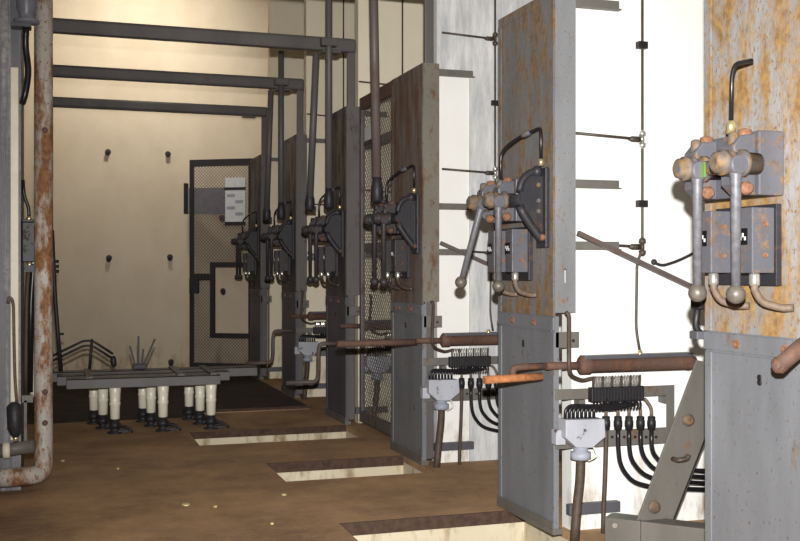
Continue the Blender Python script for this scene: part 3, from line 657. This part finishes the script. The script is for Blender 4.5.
# ------------------------------------------------------------------ insulator bench across the aisle
rails = [(10.02, .10, 1.48), (10.36, .02, 1.62), (10.72, -.02, 1.96)]
t = thing('insulator_bench', 'low bench of grey steel rails on white insulators across the aisle', 'bench', (.8, 10.3, 0))
RB = .43
for i, (y, x0, x1) in enumerate(rails):
    MB().box(x0, x1, y - .11, y + .09, RB + .078, RB + .09).box(x0, x1, y - .11, y - .098, RB, RB + .09).box(x0, x1, y + .078, y + .09, RB, RB + .09).build('rail', 'rail', t, .003)
for x in (.3, 1.12, 1.42): MB().box(x - .03, x + .03, 9.93, 10.80, RB + .09, RB + .105).build('cross_strap', 'rail', t)
pxs = [(115, 163, 211), (103, 151, 200), (94, 143, 189)]
for (y, x0, x1), row in zip(rails, pxs):
    for px in row:
        c = PY(px, 400, y - .0); x = c.x
        ins = MB().lathe((x, y, .13), (x, y, RB + .0), [(0, .035), (.02, .043), (.42, .046), (.45, .051), (.5, .051), (.53, .046), (.75, .05), (.97, .055), (1, .05)], 18).build('insulator', 'porcelain', t)
        f = MB().lathe((x, y, 0), (x, y, .13), [(0, .07), (.1, .07), (.12, .04), (.4, .04), (.45, .055), (.7, .055), (.75, .04), (1, .038)], 14).build('insulator_foot', 'black_metal', t)
        MB().box(x - .03, x + .12, y - .03, y + .03, .0, .03).build('foot_lug', 'black_metal', f, .005)
        MB().tube([(x + .02, y - .05, .07), (x + .1, y - .09, .07), (x + .15, y - .12, .02)], .014, 8).build('jumper', 'black_metal', f)
# fork of switch blades and bent busbars standing behind / on the bench
yb = 10.76; zt = RB + .09
t = thing('switch_blade_fork', 'dark fork of four fanned blades standing on the bench', 'switch blades', PY(139, 371, yb))
z0 = PY(139, 371, yb)
MB().box(z0.x - .06, z0.x + .07, yb - .04, yb + .04, zt, zt + .05).build('clamp', 'black_metal', t, .005)
for px, py, px0, mat in ((130, 346, 136, 'black_metal'), (138.5, 336, 138.5, 'black_metal'), (143.5, 349, 141, 'black_metal'), (155, 339, 142, 'black_metal')):
    MB().bar(PY(px0, 369, yb), PY(px, py, yb), .018, .028, (0, 1, 0)).build('blade', mat, t)
t = thing('bent_busbar', 'two thin parallel bent bars on a post at the left of the bench', 'busbar', PY(90, 371, yb))
for dy, dx in ((0, 0), (5, 0)):
    MB().tube([PY(44, 360 + dy, yb), PY(84, 340.5 + dy, yb), PY(93, 341 + dy, yb), PY(113, 354 + dy, yb)], .012, 8, 3).build('bar', 'black_metal', t)
pb = PY(89.5, 372, yb); MB().tube([PY(92, 339, yb), V((pb.x, yb, zt + .001))], .014, 8).build('post', 'black_metal', t)
MB().lathe(PY(113, 356, yb), PY(114, 367, yb), [(0, .02), (.3, .03), (.8, .03), (1, .015)], 10).build('end_knob', 'black_metal', t)
t = thing('leaning_rod', 'thin dark rod leaning beside the rust-blotched pipe, foot on the bench', 'rod', PY(62, 371, yb - .06))
MB().tube([PY(52, 230, yb - .06), PY(55, 300, yb - .06), PY(61, 371, yb - .06)], .02, 8, 2).build('shaft', 'black_metal', t)
for py in (261, 266, 271): MB().tube([PY(52, py, yb - .06), PY(59, py + .5, yb - .06)], .016, 8).build('prong', 'black_metal', t)
MB().tube([PY(57, 334, yb - .06), PY(64, 334, yb - .06)], .012, 6).build('spur', 'black_metal', t)

# ------------------------------------------------------------------ left side
yl = Y0(3)
t = thing('side_cabinet', 'streaked grey steel cabinet at the left edge', 'cabinet', (-.27, yl, 0))
x1 = PY(21, 200, yl).x; x0 = XL
MB().box(x0 + .005, x1, yl, yl + .012, 0, 4.4).build('front_sheet', 'panel_left', t, .003)
MB().box(x1 - .012, x1, yl + .012, yl + .75, 0, 4.4).build('side_sheet', 'dark_steel', t)
a = PY(10.5, 67, yl - .03); b = PY(18.5, 440, yl - .03)
single(MB().box(a.x, b.x, yl - .03, yl - .002, b.z, a.z), 'cable_trunking', 'conduit', 'long cream upright trunking on the grey panel at the left edge', 'trunking', None, .004)
# mechanism box on the side panel
a = PY(21.5, 222, yl + .12); b = PY(36.5, 262, yl + .12)
t = thing('side_terminal_box', 'dark blue-grey box between the cream trunking and the rust-blotched pipe', 'box', (a.x, yl + .2, b.z))
MB().box(x1 + .004, b.x, yl + .1, yl + .3, b.z, a.z).build('case', 'cast_dark', t, .006)
MB().box(x1 + .004, b.x + .01, yl + .096, yl + .31, a.z, a.z + .02).build('lid', 'cast_dark', t, .004)
MB().tube([PY(29, 221, yl + .14), PY(29, 208, yl + .14), PY(24, 196, yl + .14), PY(23, 180, yl + .14)], .012, 8).build('inlet_pipe', 'black_gloss', t)
MB().lathe(PY(29, 222, yl + .14), PY(29, 216, yl + .14), [(0, .018), (.7, .018), (1, .012)], 10).build('fitting', 'brass', t)
MB().lathe(PY(29.5, 261, yl + .14), PY(29.5, 268, yl + .14), [(0, .02), (.7, .018), (1, .012)], 10).build('outlet_fitting', 'brass', t)
MB().tube([PY(29, 266, yl + .14), PY(27, 290, yl + .14), PY(26, 340, yl + .14), PY(26, 395, yl + .14)], .016, 8).build('outlet_pipe', 'brown_cable', t)
MB().tube([PY(33, 264, yl + .14), PY(33, 275, yl + .14), PY(31, 300, yl + .14), PY(30, 392, yl + .14)], .022, 8).build('drop_cable', 'black_gloss', t)
MB().box(PY(24, 268, yl + .14).x, PY(36, 268, yl + .14).x, yl + .1, yl + .2, PY(30, 272, yl + .14).z, PY(30, 265, yl + .14).z).build('clamp_bar', 'cast_dark', t)
# cream tube beside the pipe
MB().tube([PY(34.5, 262, yl + .16), PY(35.5, 300, yl + .16), PY(35.5, 375, yl + .16), PY(33, 396, yl + .16)], .022, 10).build('drop_tube', 'conduit', t)['label'] = 'cream drop tube'
# top insulator with its cable
a = PY(26.5, -30, yl - .09); b = PY(26.5, 24, yl - .09)
t = thing('post_insulator', 'blue-grey insulator with a flanged foot at the top left corner', 'insulator', b)
MB().lathe(b, a, [(0, .03), (.02, .085), (.07, .085), (.08, .05), (.18, .05), (.3, .066), (.8, .062), (1, .05)], 18).build('body', 'insulator', t)
MB().box(b.x - .1, b.x + .03, yl - .13, yl, b.z - .025, b.z).build('shelf_bracket', 'dark_steel', t)
MB().tube([b, PY(25, 45, yl - .05), PY(29, 72, yl - .05), PY(25, 95, yl - .05), PY(22, 104, yl - .03)], .022, 8, 3).build('tail_cable', 'black_gloss', t)
# lower-left pipes
t = thing('looped_pipe', 'thin brown pipe with a looped top and bulb foot, lower left', 'pipe', PY(14, 440, yl - .06))
q = lambda px, py: PY(px, py, yl - .13)
MB().tube([q(8, 303), q(9, 297), q(12, 299), q(13.5, 305), q(14, 340), q(15, 380), q(17, 404)], .011, 8, 3).build('tube', 'tan_pipe', t)
MB().lathe(q(14, 402), q(15.5, 437), [(0, .02), (.12, .05), (.75, .05), (.9, .035), (1, .02)], 14).build('bulb', 'cast_dark', t)
MB().lathe(q(15.5, 436), q(16, 441), [(0, .018), (1, .018)], 10).build('fitting', 'brass', t)
t = thing('crossing_pipe', 'short grey pipe lying above the bent foot of the rust-blotched pipe', 'pipe', PY(20, 455, yl - .1))
MB().tube([PY(-8, 452, yl + .02 - .09), PY(34.5, 446, yl - .09)], .045, 14).build('barrel', 'steel', t)
MB().lathe(PY(3, 450.5, yl - .09), PY(10, 450, yl - .09), [(0, .056), (1, .056)], 14).build('collar', 'conduit', t)
MB().box(PY(22, 402, yl - .05).x, PY(33, 402, yl - .05).x, yl - .07, yl - .03, PY(30, 402, yl - .05).z, PY(30, 395, yl - .05).z).box(PY(24, 402, yl - .05).x, PY(27, 402, yl - .05).x, yl - .07, yl - .05, PY(30, 450, yl - .05).z, PY(30, 400, yl - .05).z).build('support_arm', 'steel', t)

# ------------------------------------------------------------------ pegs in the back wall and chips on the floor
PG = [(108, 152, 'upper left'), (168, 154, 'upper middle'), (222, 218, 'beside the notice'), (109, 258, 'middle left'), (170, 257, 'centre'), (223, 291, 'inside the door opening'), (171, 362, 'just above the bench')]
for px, py, w in PG:
    c = PY(px, py, YB)
    t = thing('wall_peg', 'short dark peg in the back wall, %s' % w, 'peg', c, 'pegs in the back wall')
    MB().tube([c, c + V((-.01, -.09, -.03))], .034, 10).build('pin', 'black_metal', t)
    MB().lathe(c, c - V((0, .012, 0)), [(0, .045), (1, .042)], 12).build('plate', 'black_metal', t)
for px, py, s in ((186, 505, 1.2), (272, 524, .6), (284, 495, .7), (215, 507, .6), (63, 461, .8), (118, 469, .5)):
    d = F * EYE / (py - CY); k = (px - CX) / F; c = V((d * (S_ + k * C_), d * (C_ - k * S_), 0))
    m = MB(); n = 6; ang = random.random() * 6
    m.prism([c + V((.018 * s * (1 + .4 * random.random()) * math.cos(ang + i * 2 * math.pi / n), .03 * s * math.sin(ang + i * 2 * math.pi / n), 0)) for i in range(n)], (0, 0, .008))
    single(m, 'paint_chip', 'pale_chip', 'small pale chip lying on the brown floor in the foreground', 'debris', 'pale chips scattered on the floor')

# ------------------------------------------------------------------ light
def light(name, kind, loc, energy, color, **kw):
    l = bpy.data.lights.new(name, kind); l.energy = energy; l.color = color
    for k, v in kw.items(): setattr(l, k, v)
    o = bpy.data.objects.new(name, l); COL.objects.link(o); o.location = loc; return o
fl = light('flash', 'SPOT', (.02, 0, EYE + .27), 2750, (1, .975, .945), spot_size=math.radians(74), spot_blend=1.0, shadow_soft_size=.03)
fl.rotation_euler = (V((2.75, 6.0, 1.5)) - fl.location).to_track_quat('-Z', 'Y').to_euler()
lamp = light('ceiling_lamp', 'SPOT', (1.3, 13.9, 5.45), 320, (1, .955, .85), spot_size=math.radians(125), spot_blend=1.0, shadow_soft_size=.15)
lamp.rotation_euler = (V((1.2, 16.1, 4.5)) - lamp.location).to_track_quat('-Z', 'Y').to_euler()
light('ceiling_lamp', 'POINT', (1.2, 6.5, 5.3), 14, (1, .9, .76), shadow_soft_size=.15)
w = bpy.data.worlds.new('world'); SC.world = w; w.use_nodes = True
w.node_tree.nodes['Background'].inputs[0].default_value = (.85, .82, .9, 1); w.node_tree.nodes['Background'].inputs[1].default_value = .02
SC.view_settings.view_transform = 'Standard'; SC.view_settings.look = 'None'; SC.view_settings.exposure = 0; SC.view_settings.gamma = 1
SC.cycles.max_bounces = 6
